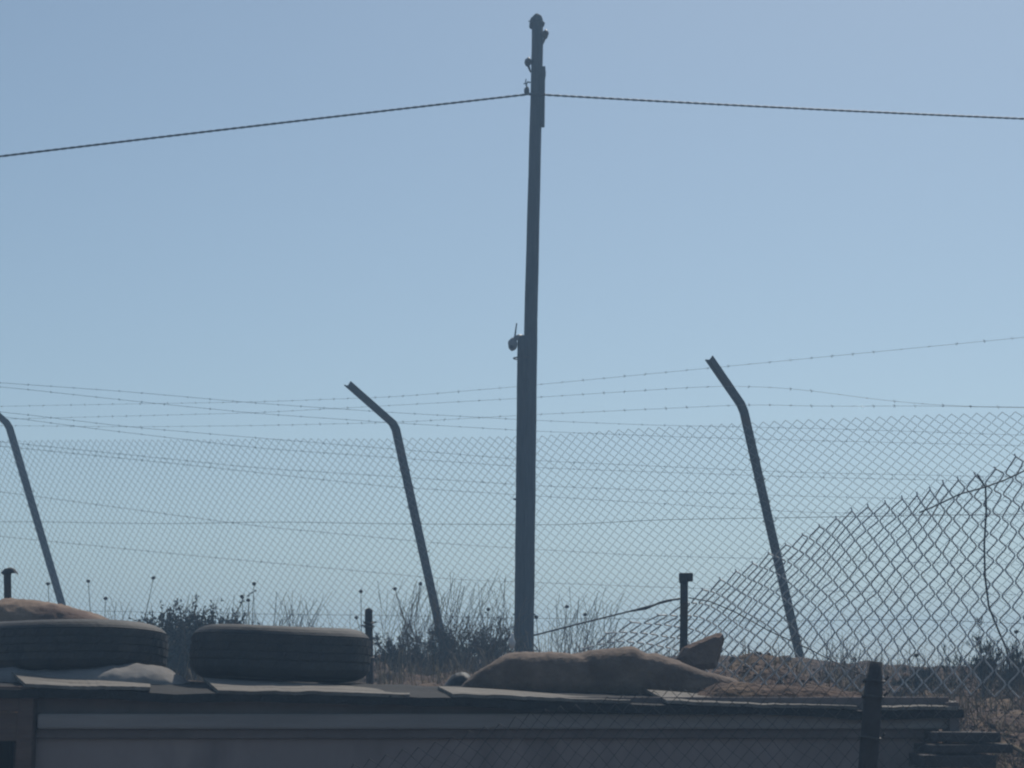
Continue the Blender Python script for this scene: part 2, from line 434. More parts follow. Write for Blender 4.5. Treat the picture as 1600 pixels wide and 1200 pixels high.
mound('mound', [(-190, 985), (-120, 945), (-60, 928), (0, 930), (50, 935), (100, 942), (140, 952), (172, 965), (200, 985), (225, 1004)],
      1006, 7.7, 0.22, M['earthcloth'], 'brown rounded mound behind the leftmost tyre', 'mound', 9, 0.012, pw=3.0, org=0.5)
mound('flat_sack', [(-120, 1062), (-60, 1044), (0, 1041), (60, 1040), (150, 1034), (235, 1033), (258, 1039), (285, 1054), (296, 1062), (304, 1070)],
      lambda x: 1064 + (x - 0) * 0.016, 6.86, 0.19, M['grey_sack'], 'flat grey sack squashed under the leftmost tyre', 'sack', 5, 0.008, pw=2.0)
mound('soil_heap', [(1060, 1092), (1085, 1078), (1112, 1067), (1150, 1061), (1185, 1066), (1230, 1064), (1262, 1069), (1300, 1069), (1340, 1077), (1362, 1088), (1372, 1098)], lambda x: 1088 + (x - 1068) * 0.035, 6.80, 0.22, M['soil'],
      'low ridge of brown soil spilled on the roof right of the tan mound', 'soil', 11, 0.012, pw=2.0)
mound('dark_bundle', [(694, 1070), (702, 1054), (712, 1047), (726, 1045), (738, 1052), (746, 1070)], 1074, 7.5, 0.09, M['cable'],
      'small dark bundle at the left foot of the tan mound', 'bundle', 7, 0.006)

# ------------------------------------------------------------------ fence line on the crest: leaning angle-iron posts with bent arms
def baseD(x): return 1 / (0.0476 + (x - 95) * 1.65e-5)
def topD(x): return 1 / (0.0490 + (x - 10) * 1.69e-5)
fence = empty('security_fence', P(690, 1000, baseD(690)), 'tall fine chain-link fence with three bent angle-iron posts and barbed wire', 'fence')
Lprof = lambda s: [(-s, -s), (s, -s), (s, -s * 0.72), (-s * 0.72, -s * 0.72), (-s * 0.72, s), (-s, s)]
Vprof = lambda s: [(0, -s * 0.75), (s, s * 0.2), (s * 0.86, s * 0.36), (0, -s * 0.48), (-s * 0.86, s * 0.36), (-s, s * 0.2)]
def bent_post(base, kn, tip, wpx, label):
    Dk = topD(kn[0]); b = P(base[0], base[1], baseD(base[0])); b = b + (b - P(kn[0], kn[1], Dk)) * 0.30
    k = P(kn[0], kn[1], Dk); t = P(tip[0], tip[1], Dk + tip[2])
    s = wpx / 2 / F * (baseD(base[0]) + Dk) / 2 * 1.02
    d1 = (k - b).normalized(); d2 = (t - k).normalized()
    pts = [b, b.lerp(k, 0.3), b.lerp(k, 0.62), k - d1 * 0.10, k - d1 * 0.035 + d2 * 0.0, k + d2 * 0.035 - d1 * 0.0, k + d2 * 0.10, k.lerp(t, 0.6), t]
    mb = MB().sweep(Vprof(s), pts, Vector((1, -0.1, 0.2)))
    # notched, torn end
    o = mb.build('post', M['steel'], fence)
    # wire ties along the post
    ties = MB()
    for f in (0.55, 0.65, 0.71, 0.78, 0.84):
        q = b.lerp(k, f)
        ring = [q + Vector((math.cos(a) * s * 1.25, math.sin(a) * s * 1.25, 0.006 * math.sin(a * 2))) for a in np.linspace(0, 2 * math.pi, 11)]
        ring.append(ring[-1] + Vector((0.015 * random.choice((-1, 1)), -0.02, 0.02)))
        ties.tube(ring, 0.0028, 4)
    ties.build('wire_tie', M['wire_dark'], o, kind='stuff')
    return o
bent_post((691, 1000), (617, 665), (543, 600, -0.5), 13.5, '')
bent_post((1250, 1027), (1161, 637), (1108, 560, -0.32), 14.0, '')
bent_post((95, 940), (13, 664), (-60, 600, -0.5), 12.0, '')

# fine mesh
top_y = lambda x: interp(x, [-300, 0, 600, 840, 960, 1240, 1600, 1900], [692, 688, 685, 681, 672, 656, 643, 634])
bot_y = lambda x: interp(x, [-300, 95, 690, 1250, 1900], [1010, 1018, 1032, 1045, 1065])
def fence_pt(xt, v):
    """v = 0 at the top selvage, 1 at the ground"""
    a = P(xt, top_y(xt), topD(xt)); xb = xt + 92
    b = P(xb, bot_y(xb), baseD(xb))
    return a.lerp(b, v)
samp = np.linspace(-600, 2500, 700); sp3 = np.array([fence_pt(x, 0.4) for x in samp])
cum = np.concatenate([[0], np.cumsum(np.linalg.norm(np.diff(sp3, axis=0), axis=1))])
PITCHC = 0.097
ncol = int(cum[-1] / (PITCHC / 2)); xcols = np.interp(np.arange(ncol + 1) * PITCHC / 2, cum, samp)
NR = 26
GA = np.array([fence_pt(x, 0.0) for x in xcols]); GB = np.array([fence_pt(x, 1.0) for x in xcols])
def gfence(c, r2, amp=0.02):
    p = GA[c] + (GB[c] - GA[c]) * (r2 / (2 * NR))
    q = Vector(p)
    n1 = noise.noise(q * 0.8); n2 = noise.noise(q * 1.3 + Vector((9, 1, 4))); n3 = noise.noise(q * 4.0)
    return p + np.array([amp * n2, 0.04 * n1, amp * 0.5 * n1 + 0.004 * n3])
def knuckle(pts, f=0.1):
    out = [pts[0]]
    for i in range(1, len(pts) - 1):
        out += [pts[i] + (pts[i - 1] - pts[i]) * f, pts[i] + (pts[i + 1] - pts[i]) * f]
    out.append(pts[-1]); return out
# each wire zigzags between column c and c+1, its neighbour between c+2 and c+1 (hooked)
paths = []
for i, c in enumerate(range(0, ncol - 1, 1)):
    path = []
    flip = c % 2
    for r2 in range(0, 2 * NR + 1):
        col = c + ((r2 + flip) % 2)
        path.append(gfence(col, r2))
    paths.append(knuckle(path))
V, Q = wires(paths, 0.0018, 4)
raw_mesh('wire_mesh', V, Q, M['wire'], fence, kind='stuff')
# selvage loops along the top and straining wires
def strand(fn, n): return [fn(i / n) for i in range(n + 1)]
for v, r in ((0.385, 0.0022), (0.80, 0.0018)):
    pts = [np.array(fence_pt(x, v + 0.012 * noise.noise(Vector((x * 0.004, v * 9, 0))))) + np.array([0, -0.012, 0]) for x in np.linspace(-600, 2500, 170)]
    V, Q = wires([pts], r, 4); raw_mesh('straining_wire', V, Q, M['wire_dark'], fence)
# barbed strands carried by the arms
def barbed(ctrl, parent, r=0.0012, step=0.16, m='wire', barb=0.013, name='barbed_wire'):
    xs = [c[0] for c in ctrl]; ysx = [c[1] for c in ctrl]; ds = [c[2] for c in ctrl]
    X = np.linspace(xs[0], xs[-1], 260)
    # smooth the control polygon a little
    def sm(x, yy):
        return sum(interp(x + o, xs, yy) for o in (-45, -30, -15, 0, 15, 30, 45)) / 7
    pts = [np.array(P(x, sm(x, ysx), sm(x, ds))) for x in X]
    paths_ = [pts]
    L = 0
    for i in range(1, len(pts)):
        L += np.linalg.norm(pts[i] - pts[i - 1])
        if L > step:
            L = 0; p = pts[i]; t = (pts[i] - pts[i - 1]); t /= np.linalg.norm(t)
            for s_ in (-1, 1):
                a = random.uniform(0, 6.28)
                d = np.array([0.4 * s_, 0.5 * math.cos(a), math.sin(a)]) * barb
                paths_.append([p - d, p + t * 0.004 * s_, p + d])
            paths_.append([p - t * 0.012, p, p + t * 0.012 + np.array([0, 0, 0.003])])
    V, Q = wires(paths_, r, 4)
    return raw_mesh(name, V, Q, M[m], parent)
barbed([(-300, 640, 21.5), (0, 635, 19.8), (150, 632, 19), (400, 628, 17.6), (620, 620, 16.4), (820, 603, 15.5), (1140, 572, 14.4), (1600, 527, 13.2), (1900, 498, 12.5), (2500, 455, 10.9)], fence)
barbed([(-300, 668, 21.5), (0, 655, 20), (400, 645, 17.8), (620, 633, 16.6), (820, 622, 15.7), (1100, 604, 14.5), (1155, 603, 14.4), (1240, 607, 14.1), (1400, 628, 13.8), (1500, 635, 13.5), (1900, 640, 12.6), (2500, 630, 11)], fence)
barbed([(-300, 664, 22), (20, 665, 20.2), (200, 667, 19), (400, 665, 17.9), (620, 660, 16.8), (830, 648, 15.8), (1170, 632, 14.5), (1300, 635, 14.1), (1440, 634, 13.7), (1600, 637, 13.3), (1900, 641, 12.6), (2500, 636, 11)], fence)

# ------------------------------------------------------------------ strands of a second fence farther down the slope
far = empty('wire_strand_fence', P(800, 1010, 27), 'row of slack barbed strands sloping down to the right beyond the fine mesh', 'fence')
lines = [[(-400, 572), (0, 598), (200, 612), (400, 630), (620, 645), (840, 657), (1010, 664), (1300, 670), (1900, 690)],
         [(-400, 578), (0, 604), (230, 629), (400, 646), (620, 661), (840, 674), (1100, 684), (1900, 704)],
         [(-400, 612), (0, 643), (100, 655), (200, 667), (400, 684), (840, 720), (1240, 738), (1900, 752)],
         [(-400, 620), (0, 650), (140, 669), (400, 700), (840, 731), (1240, 745), (1900, 760)],
         [(-400, 660), (0, 690), (400, 731), (840, 759), (1240, 775), (1900, 790)],
         [(-400, 668), (0, 697), (300, 727), (600, 760), (840, 775), (1240, 800), (1900, 812)],
         [(-400, 735), (0, 768), (200, 795), (400, 822), (700, 850), (1000, 868), (1900, 890)],
         [(-400, 800), (0, 838), (300, 868), (700, 905), (1100, 920), (1900, 935)]]
for L in lines:
    barbed([(x, y, 24.5 + 0.0026 * (x + 400)) for x, y in L], far, r=0.0027, step=0.3, m='wire_dark', barb=0.016)
for x in (-380, 1890):
    D = 24.5 + 0.0026 * (x + 400)
    q = P(x, 560 if x < 0 else 670, D)
    MB().sweep(Lprof(0.025), [Vector((q.x, D, q.z - 4.2)), q], Vector((1, 0, 0))).build('post', M['steel'], far)

# ------------------------------------------------------------------ utility pole
PD = 15.45; px = PD / F
pole = empty('utility_pole', P(820, 1020, PD), 'tall weathered wooden pole with a spliced lower half rising through the middle', 'pole')
ax = lambda y: interp(y, [22, 60, 210, 500, 1030], [839.5, 840, 836.5, 829.5, 821.5])
def pole_tube(fx, y0, y1, r0, r1, D, m, name, n=20, steps=26, sq=1.0):
    pts, rad = [], []
    for i in range(steps + 1):
        y = y0 + (y1 - y0) * i / steps
        pts.append(P(fx(y) + 0.12 * math.sin(y * 0.05), y, D)); rad.append((r0 + (r1 - r0) * i / steps) * px * (1 + 0.008 * math.sin(i * 2.1)))
    return MB().tube(pts, rad, n).build(name, m, pole, smooth=True)
shaft = pole_tube(ax, 1045, 34, 12.3, 9.2, PD, M['pole'], 'shaft')
stub = pole_tube(lambda y: interp(y, [525, 1045], [817.5, 812.5]), 1045, 526, 9.6, 9.2, PD - 0.02, M['pole_dark'], 'splice_post')
def wp(x, y, dD=0.0): return P(x, y, PD + dD)
# strap bands round both timbers
for y in (560, 780, 960):
    c = wp(819, y); ring = [c + Vector((math.cos(a) * 17 * px, math.sin(a) * 12 * px, 0)) for a in np.linspace(0, 2 * math.pi, 25)]
    MB().tube(ring, 0.006, 4).build('strap', M['steel'], pole)
# top cap, knobs, splice board
MB().blob(wp(838.5, 37), (12 * px, 11 * px, 15 * px), 4, 0.35, 12).tube([wp(832, 34), wp(825.5, 33)], [0.012, 0.003], 5).tube([wp(831, 39), wp(827.5, 36)], [0.016, 0.006], 5).build('cap', M['pole_dark'], pole)
for (x, y, r, x2) in ((852, 53.5, 5.6, 846), (825, 97, 5.6, 831)):
    MB().tube([wp(x2, y + 2, -0.02), wp(x, y, -0.02)], 0.012, 6).blob(wp(x, y, -0.02), (r * px, r * px, r * 1.5 * px), 2, 0.25).tube([wp(x, y + 4, -0.02), wp(x2 - (x2 - x) * 0.3, y + 16, -0.02)], [0.014, 0.006], 5).build('insulator', M['ceramic'], pole, smooth=True)
a, b = wp(847.8, 106, -0.03), wp(846.8, 197, -0.03)
MB().sweep([(-4.2 * px, -0.04), (4.2 * px, -0.04), (4.2 * px, 0.04), (-4.2 * px, 0.04)], [a, a.lerp(b, 0.12) + Vector((0.006, 0, 0)), a.lerp(b, 0.2), a.lerp(b, 0.6), b], Vector((1, 0, 0))).build('splice_board', M['pole_dark'], pole)
# cable clamp and hook on the left
MB().blob(wp(823, 142, -0.03), (4.6 * px, 4 * px, 7.5 * px), 5, 0.35).tube([wp(826, 140, -0.03), wp(822, 133, -0.03), wp(824.5, 128, -0.03), wp(829, 129, -0.03)], 0.007, 6).tube([wp(823, 130, -0.03), wp(818, 131, -0.03)], 0.005, 5).tube([wp(821, 130, -0.03), wp(822, 123.5, -0.03)], 0.005, 5).build('cable_clamp', M['steel'], pole)
MB().tube([wp(826, 147, -0.08), wp(852, 147.5, -0.08)], 0.012, 6).build('clamp_bar', M['steel'], pole)

# twisted overhead cable
def twisted(name, ctrl, label):
    xs = [c[0] for c in ctrl]; ysx = [c[1] for c in ctrl]; ds = [c[2] for c in ctrl]
    cf = np.polyfit(xs, ysx, 2)
    P3 = [P(x, np.polyval(cf, x), interp(x, xs, ds)) for x in np.linspace(xs[0], xs[-1], 1100)]
    paths_ = [[], []]; L = 0
    for i, p in enumerate(P3):
        if i: L += (p - P3[i - 1]).length
        a = L / 0.13 * 2 * math.pi
        for k in range(2):
            b = a + math.pi * k
            paths_[k].append(np.array(p) + np.array([0, math.cos(b), math.sin(b)]) * 0.0032)
    V, Q = wires(paths_, 0.0068, 5)
    o = raw_mesh(name, V, Q, M['cable'], smooth=True)
    return tag(o, label, 'cable', 'overhead cable spans')
twisted('overhead_cable', [(-1500, 436, 13.2), (-700, 330, 14.1), (0, 245, 14.8), (420, 195, 15.1), (823, 147, 15.37)], 'twisted overhead cable running from the pole to the left')
twisted('overhead_cable', [(851, 147.5, 15.37), (1200, 168, 15.5), (1600, 186, 15.7), (2200, 206, 16.1), (3000, 224, 16.6)], 'twisted overhead cable running from the pole to the right')

# small camera with an aerial on the pole
pc = P(801, 538, PD - 0.05)
scam = empty('security_camera', pc, 'small rounded camera with a stick aerial on the left of the pole', 'camera')
MB().blob(pc, (7.6 * px, 8 * px, 10.5 * px), 1, 0.10, 12).build('housing', M['plastic'], scam, smooth=True)
MB().blob(pc + Vector((-0.01, -0.035, -0.028)), (0.016, 0.014, 0.016), 1, 0.0).build('lens', M['cable'], scam, smooth=True)
MB().tube([P(804, 530, PD - 0.05), P(810, 526, PD - 0.04), P(817, 527, PD - 0.02)], [0.022, 0.02, 0.022], 8).build('bracket', M['plastic'], scam, smooth=True)
MB().tube([P(804.5, 526, PD - 0.05), P(807.3, 505, PD - 0.05)], [0.0075, 0.005], 6).build('aerial', M['cable'], scam)

# ------------------------------------------------------------------ sagging coarse mesh nearer the shed
sag = empty('sagging_fence', P(1070, 1050, 9.0), 'coarse slumped chain-link mesh climbing to the right from a short post', 'fence')
def sagD(x): return interp(x, [800, 1070, 1300, 1600, 1900], [9.25, 9.0, 8.8, 8.45, 8.1])
sag_top = lambda x: interp(x, [880, 930, 960, 1000, 1070, 1085, 1130, 1190, 1260, 1320, 1380, 1440, 1500, 1560, 1600, 1700, 1900], [1035, 1004, 985, 968, 940, 930, 905, 873, 832, 803, 786, 770, 752, 730, 706, 665, 620])
sag_bot = lambda x: interp(x, [880, 960, 1070, 1200, 1320, 1400, 1500, 1600, 1900], [1160, 1140, 1118, 1092, 1082, 1082, 1086, 1090, 1100])
NS = 10
# column positions: crowded on the left, open on the right
cx = [860.0]
while cx[-1] < 2400:
    x = cx[-1]; cx.append(x + interp(x, [860, 1150, 1300, 1450, 1600, 1900], [14.5, 13.0, 12.5, 15.5, 19.5, 20.0]))
def sag_pt(ci, r2):
    v = r2 / (2 * NS)
    x = cx[ci]
    lean = interp(x, [880, 1000, 1350, 1550, 1700], [20, 66, 66, 30, 0])
    yt, yb = sag_top(x + lean), sag_bot(x)
    vv = v * (1 - 0.10 * (1 - v))
    y = yt + (yb - yt) * vv
    n1 = noise.noise(Vector((x * 0.010, y * 0.010, 1))); n2 = noise.noise(Vector((x * 0.013, y * 0.013, 7))); n3 = noise.noise(Vector((x * 0.06, y * 0.06, 3)))
    xs_ = x + lean * (1 - v) ** 1.2 + 6 * n1 + 2.4 * n3
    return xs_, y + 6 * n2 + 2.2 * n3, sagD(x) + 0.07 * n1 + 0.008 * (1 if (ci + r2) % 2 else -1)
def rounded(pts, f=0.22):
    out = [pts[0]]
    for i in range(1, len(pts) - 1):
        a, b, c = pts[i - 1], pts[i], pts[i + 1]
        out += [b + (a - b) * f, b + ((a - b) + (c - b)) * f * 0.22, b + (c - b) * f]
    out.append(pts[-1]); return out
paths = []
for c in range(len(cx) - 1):
    path, flip = [], c % 2
    for r2 in range(0, 2 * NS + 1):
        x, y, D = sag_pt(c + ((r2 + flip) % 2), r2)
        p = P(x, y, D)
        if p.z < ground_n(p.x, p.y) - 0.12: break
        path.append(np.array(p))
    if len(path) > 2:
        if flip == 0:                                          # twisted selvage hook sticking up
            d = path[0] - path[1]
            path.insert(0, path[0] + d * 0.28 + np.array([0.004, 0, 0.006]))
        paths.append(rounded(path))
V, Q = wires(paths, 0.0038, 5)
raw_mesh('wire_mesh', V, Q, M['wire_pale'], sag, kind='stuff', smooth=True)
def line_wire(name, pts, r, parent, m='wire_dark', n=5):
    mb = MB().tube([P(*p) for p in pts], r, n); return mb.build(name, M[m], parent, smooth=True)
line_wire('straining_wire', [(834, 993, 9.25), (900, 976, 9.2), (985, 955, 9.08), (1030, 943, 9.02), (1062, 935, 8.97)], 0.0042, sag)
line_wire('straining_wire', [(985, 955, 9.07), (1010, 951, 9.05), (1030, 942, 9.0), (1045, 938, 8.98), (1062, 936, 8.96)], 0.0052, sag)
line_wire('straining_wire', [(1076, 934, 8.97), (1110, 940, 8.95), (1150, 957, 8.93), (1200, 985, 8.85), (1260, 1012, 8.8), (1330, 1048, 8.75), (1372, 1062, 8.7)], 0.0030, sag)
line_wire('hanging_wire', [(1527, 741, 8.45), (1534, 752, 8.45), (1540, 762, 8.45), (1541, 800, 8.46), (1538, 850, 8.46), (1539, 900, 8.47), (1545, 948, 8.47), (1560, 985, 8.47), (1572, 1012, 8.46), (1580, 1050, 8.45)], 0.0046, sag)
line_wire('hanging_wire', [(1436, 801, 8.6), (1458, 792, 8.58), (1500, 772, 8.5), (1540, 761, 8.45), (1570, 750, 8.42), (1600, 736, 8.4), (1680, 705, 8.3)], 0.0036, sag)
# short post with a bent plate on top
q0, q1 = P(1070, 1060, 8.98), P(1072, 899, 8.98)
post = MB().sweep(Lprof(6.6 / F * 9), [q0, q0.lerp(q1, 0.5) + Vector((0.002, 0, 0)), q1], Vector((0.8, -0.6, 0))).build('post', M['steel'], sag)
a = P(1072, 900, 8.98)
MB().box(a + Vector((-0.001, 0, -0.006)), (0.062, 0.05, 0.038)).box(a + Vector((-0.026, 0, -0.022)), (0.01, 0.045, 0.02)).build('top_plate', M['steel'], post, bevel=0.002)

# short posts along the same line
def short_post(name, x, yt, yb, wpx, D, label, kind):
    o = empty(name, P(x, yb, D), label, 'post')
    a, b = P(x + 2, yb, D), P(x, yt, D); s = wpx / 2 / F * D
    MB().sweep(Lprof(s) if kind == 'cap' else [(math.cos(t) * s, math.sin(t) * s) for t in np.linspace(0, 2 * math.pi, 9)[:-1]], [a, a.lerp(b, 0.5), b], Vector((0.8, -0.6, 0))).build('shaft', M['steel'], o)
    if kind == 'cap':                                          # a crumpled hood of sheet
        mb = MB(); top = b + Vector((0.004, 0, 0.014)); n = 9; vs = [top]
        for k in range(n):
            t = 2 * math.pi * k / n
            vs.append(b + Vector((math.cos(t) * 0.024, math.sin(t) * 0.02, 0.006)))
        for k in range(n):
            t = 2 * math.pi * k / n
            vs.append(b + Vector((math.cos(t) * (0.043 + 0.004 * math.sin(k * 2.3)), math.sin(t) * 0.03, -0.016 - 0.008 * math.cos(k * 2.1))))
        fs = [(0, 1 + k, 1 + (k + 1) % n) for k in range(n)] + [(1 + k, 1 + n + k, 1 + n + (k + 1) % n, 1 + (k + 1) % n) for k in range(n)]
        mb.add(vs, fs).build('cap', M['steel'], o)
    else:
        mb = MB()
        for f, dx in ((0.15, 1), (0.2, -1), (0.6, 1)):
            q = b.lerp(a, f)
            ring = [q + Vector((math.cos(t) * s * 1.3, math.sin(t) * s * 1.3, 0.004 * math.sin(2 * t))) for t in np.linspace(0, 6.28, 10)] + [q + Vector((dx * s * 2.0, -0.01, 0.004))]
            mb.tube(ring, 0.004, 4)
        mb.build('wire_tie', M['wire_dark'], o, kind='stuff')
        MB().blob(b, (s * 1.02, s * 1.02, s * 0.8), 3, 0.3).build('top', M['steel'], o)
    return o
short_post('short_post', 15, 891, 1000, 13, 8.9, 'short post with a crumpled hood at the left edge', 'cap')
short_post('stake', 576, 955, 1075, 12, 8.9, 'short rusty stake behind the middle tyre', 'stake')

# near fence between the yard and the shed: dark post and fine mesh, slumping to the left
near = empty('near_fence', P(1362, 1400, 5.4), 'dark post with thin slumped mesh in front of the shed wall', 'fence')
ND = 5.4
q1, q0 = P(1368, 1034, ND), P(1356, 1200, ND); q0 = q1 + (q0 - q1) * (q1.z / max(0.01, (q1.z - q0.z)))
pts = [q0.lerp(q1, t) for t in np.linspace(0, 1, 22)]
MB().tube(pts, [0.0262 * (1 + 0.09 * noise.noise(Vector((0, 0, p.z * 14)))) - 0.006 * (1 if i == 21 else 0) for i, p in enumerate(pts)], 10).build('post', M['block'], near, smooth=True)
npost = [o for o in COL.objects if o.parent == near][0]
mb = MB()
for zf in (0.03, 0.055, 0.12, 0.2):
    q = q1.lerp(q0, zf)
    mb.tube([q + Vector((math.cos(t) * 0.03, math.sin(t) * 0.03, 0.004 * math.sin(t * 2))) for t in np.linspace(0, 6.28, 11)] + [q + Vector((0.04, -0.01, 0.012))], 0.0035, 4)
mb.build('wire_tie', M['wire_dark'], npost, kind='stuff')
nt_y = lambda x: interp(x, [450, 560, 700, 850, 1000, 1200, 1365, 1480, 1650, 1900], [1250, 1192, 1150, 1108, 1080, 1066, 1048, 1066, 1078, 1085])
pitch = 0.044; cols = np.arange(460, 1900, pitch / 2 * F / ND)
paths = []
HROWS = 30
for c in range(len(cols) - 1):
    flip = c % 2; path = []
    for r2 in range(0, HROWS + 1):
        x = cols[c + ((r2 + flip) % 2)]
        q = P(x, nt_y(x), ND)
        z = q.z - r2 * pitch * 0.52
        n1 = noise.noise(Vector((x * 0.006, z * 3, 2))); n2 = noise.noise(Vector((x * 0.02, z * 9, 5)))
        if z < 0.02: break
        path.append(np.array([q.x + 0.012 * n1 + 0.004 * n2, ND + 0.05 * n1, z + 0.012 * n2]))
    paths.append(path)
V, Q = wires(paths, 0.0014, 3)
raw_mesh('wire_mesh', V, Q, M['wire_dark'], near, kind='stuff')

# ------------------------------------------------------------------ rock, scraps and boards
def rock(outline, D, depth, label, seed):
    bm = bmesh.new(); c = P(sum(p[0] for p in outline) / len(outline), sum(p[1] for p in outline) / len(outline), D)
    for f, s in ((-1, 0.72), (-0.55, 0.97), (0.0, 1.0), (0.6, 0.93), (1, 0.6)):
        for (x, y) in outline:
            p = P(x, y, D); p = c + (p - c) * s
            p += Vector((noise.noise(p * 40 + Vector((f, seed, 0))), 0, noise.noise(p * 40 + Vector((0, f, seed)))) ) * 0.004
            bm.verts.new((p.x, D + f * depth / 2, p.z))
    bmesh.ops.convex_hull(bm, input=list(bm.verts))
    bmesh.ops.delete(bm, geom=[v for v in bm.verts if not v.link_faces], context='VERTS')
    bmesh.ops.subdivide_edges(bm, edges=list(bm.edges), cuts=2, use_grid_fill=True)
    for v in bm.verts: v.co += Vector((1, 1, 1)) * 0.0 + v.normal * 0.004 * noise.noise(v.co * 45)
    me = bpy.data.meshes.new('rock'); bm.to_mesh(me); bm.free(); me.materials.append(M['rock'])
    o = bpy.data.objects.new('rock', me); COL.objects.link(o)
    return tag(o, label, 'rock')
rock([(1056, 1030), (1066, 1012), (1098, 998), (1120, 990), (1129, 991), (1131, 1000), (1127, 1018), (1118, 1045), (1075, 1048)], 8.2, 0.15, 'pointed brown rock beside the short post, behind the tan mound', 3)
# white scrap at the foot of the pole
a = P(800, 1004, 9.4)
mb = MB().blob(a, (0.014, 0.014, 0.03), 3, 0.5).blob(a + Vector((0.002, 0, 0.032)), (0.007, 0.007, 0.014), 5, 0.4).blob(a + Vector((-0.008, 0, 0.014)), (0.008, 0.012, 0.012), 7, 0.5)
sc = mb.build('plastic_scrap', M['white'], smooth=True); tag(sc, 'tiny pale plastic scrap at the left foot of the pole', 'scrap')
# boards stacked by the shed's right end
specs = [(1470, 1568, 1144, 1160, 6.15, 'topmost dark board of the stack by the shed end'), (1462, 1580, 1163, 1177, 6.12, 'middle dark board of the stack by the shed end'), (1448, 1560, 1180, 1200, 6.1, 'lowest visible dark board of the stack by the shed end')]
for k, (x0, x1, y0, y1, D, lab) in enumerate(specs):
    a, b = P(x0, y0, D), P(x1, y1, D)
    rot = Matrix.Rotation(R((-3, 4, -2)[k]), 3, 'Z') @ Matrix.Rotation(R((0.6, -0.5, 0.3)[k]), 3, 'Y')
    o = MB().box(((a.x + b.x) / 2, D + 0.15, (a.z + b.z) / 2), (b.x - a.x, 0.3, a.z - b.z), rot).build('board', M['block'], bevel=0.004)
    tag(o, lab, 'board', 'boards stacked by the shed end')
a = P(1452, 1204, 6.1)
o = MB().box((a.x + 0.13, 6.25, a.z / 2), (0.30, 0.32, a.z - 0.01)).build('concrete_block', M['block'], bevel=0.006)
tag(o, 'dark block under the board stack at the bottom edge', 'block')
# a bare branch lying on the bank
pts = []
for (x, y, D) in [(1515, 1084, 8.2), (1545, 1092, 8.1), (1575, 1098, 8.0), (1610, 1107, 7.9), (1660, 1112, 7.8)]:
    p = P(x, y, D); p.z = ground_n(p.x, p.y) + 0.02; pts.append(p)
mb = MB().tube(pts, [0.006, 0.008, 0.01, 0.011, 0.009], 6).tube([pts[1], pts[1] + Vector((0.05, 0.05, 0.04)), pts[1] + Vector((0.11, 0.07, 0.05))], [0.006, 0.004, 0.002], 5).tube([pts[2], pts[2] + Vector((-0.04, -0.04, 0.04))], [0.006, 0.002], 5)
tag(mb.build('fallen_branch', M['dry'], smooth=True), 'thin dry branch lying on the brown bank at the right', 'branch')

# ------------------------------------------------------------------ dry vegetation along the crest
def on_ground(x, D):
    X = (x - 800) / F * D * 1.0
    return Vector((X, D, ground_n(X, D)))
def twig(mb, p, d, L, r, depth, leaves=None, n=4):
    pts, rad = [p], [r]; q = p.copy(); dd = d.copy(); segs = 4
    for i in range(segs):
        dd = (dd + Vector((random.gauss(0, .14), random.gauss(0, .14), random.gauss(0, .08)))).normalized()
        q = q + dd * L / segs; pts.append(q.copy()); rad.append(r * (1 - 0.75 * (i + 1) / segs))
    mb.tube(pts, rad, n, cap=False)
    if leaves is not None:
        for i in range(1, len(pts)):
            for _ in range(random.randint(1, 3)): leaves.append((pts[i - 1].lerp(pts[i], random.random()), dd.copy()))
    if depth:
        for _ in range(random.randint(2, 4)):
            i = random.randint(1, segs); b = (dd + Vector((random.gauss(0, .55), random.gauss(0, .45), random.gauss(0.1, .3)))).normalized()
            twig(mb, pts[i], b, L * random.uniform(.35, .65), r * 0.55, depth - 1, leaves, n)
    return pts
def bush(x, D, w_, h_, ns, label, leafy=1.0, leafsz=0.02, lw=0.22, up=0.2):
    c = on_ground(x, D); c.z -= 0.03
    o = empty('shrub', c, label, 'shrub', 'dry shrubs along the crest')
    mb = MB(); leaves = []
    for i in range(ns):
        dx = random.gauss(0, w_ * 0.22); p = c + Vector((dx, random.gauss(0, w_ * 0.18), 0)); p.z = ground_n(p.x, p.y) - 0.02
        d = Vector((dx * 0.9 / w_ + random.gauss(0, .22), random.gauss(0, .25), 1)).normalized()
        twig(mb, p, d, h_ * random.uniform(.5, 1.0) * (1 - 0.7 * (abs(dx) / w_)), 0.0045, 2, leaves)
    mb.build('stems', M['stem'], o, kind='stuff')
    V, Q = [], []
    for (p, d) in leaves:
        if random.random() > leafy * 0.7: continue
        for _ in range(2):
            e = (d + Vector((random.gauss(0, .7), random.gauss(0, .7), random.gauss(up, .6)))).normalized()
            s = e.orthogonal().normalized(); s.rotate(Matrix.Rotation(random.uniform(0, 6.28), 3, e))
            L = leafsz * random.uniform(.6, 1.6); k = len(V)
            V += [p, p + e * L * .5 + s * L * lw, p + e * L, p + e * L * .5 - s * L * lw]; Q.append((k, k + 1, k + 2, k + 3))
    if Q: raw_mesh('foliage', np.array([tuple(v) for v in V]), np.array(Q), M['shrub'], o, kind='stuff')
    return o
bush(290, 12.5, 0.56, 0.38, 190, 'dense dark shrub behind the gap between the two tyres', 1.5, 0.019)
bush(350, 12.8, 0.30, 0.36, 60, 'low dark shrub just left of the middle tyre top', 1.2, 0.015)
bush(625, 13.2, 0.34, 0.22, 36, 'scrubby shrub between the stake and the middle bent post', 1.0, 0.014)
bush(700, 13.6, 0.40, 0.28, 70, 'dark leafy shrub at the foot of the middle bent post', .9, 0.014)
bush(768, 13.4, 0.34, 0.30, 46, 'dark twiggy shrub hugging the left of the tall pole', .8, 0.013)
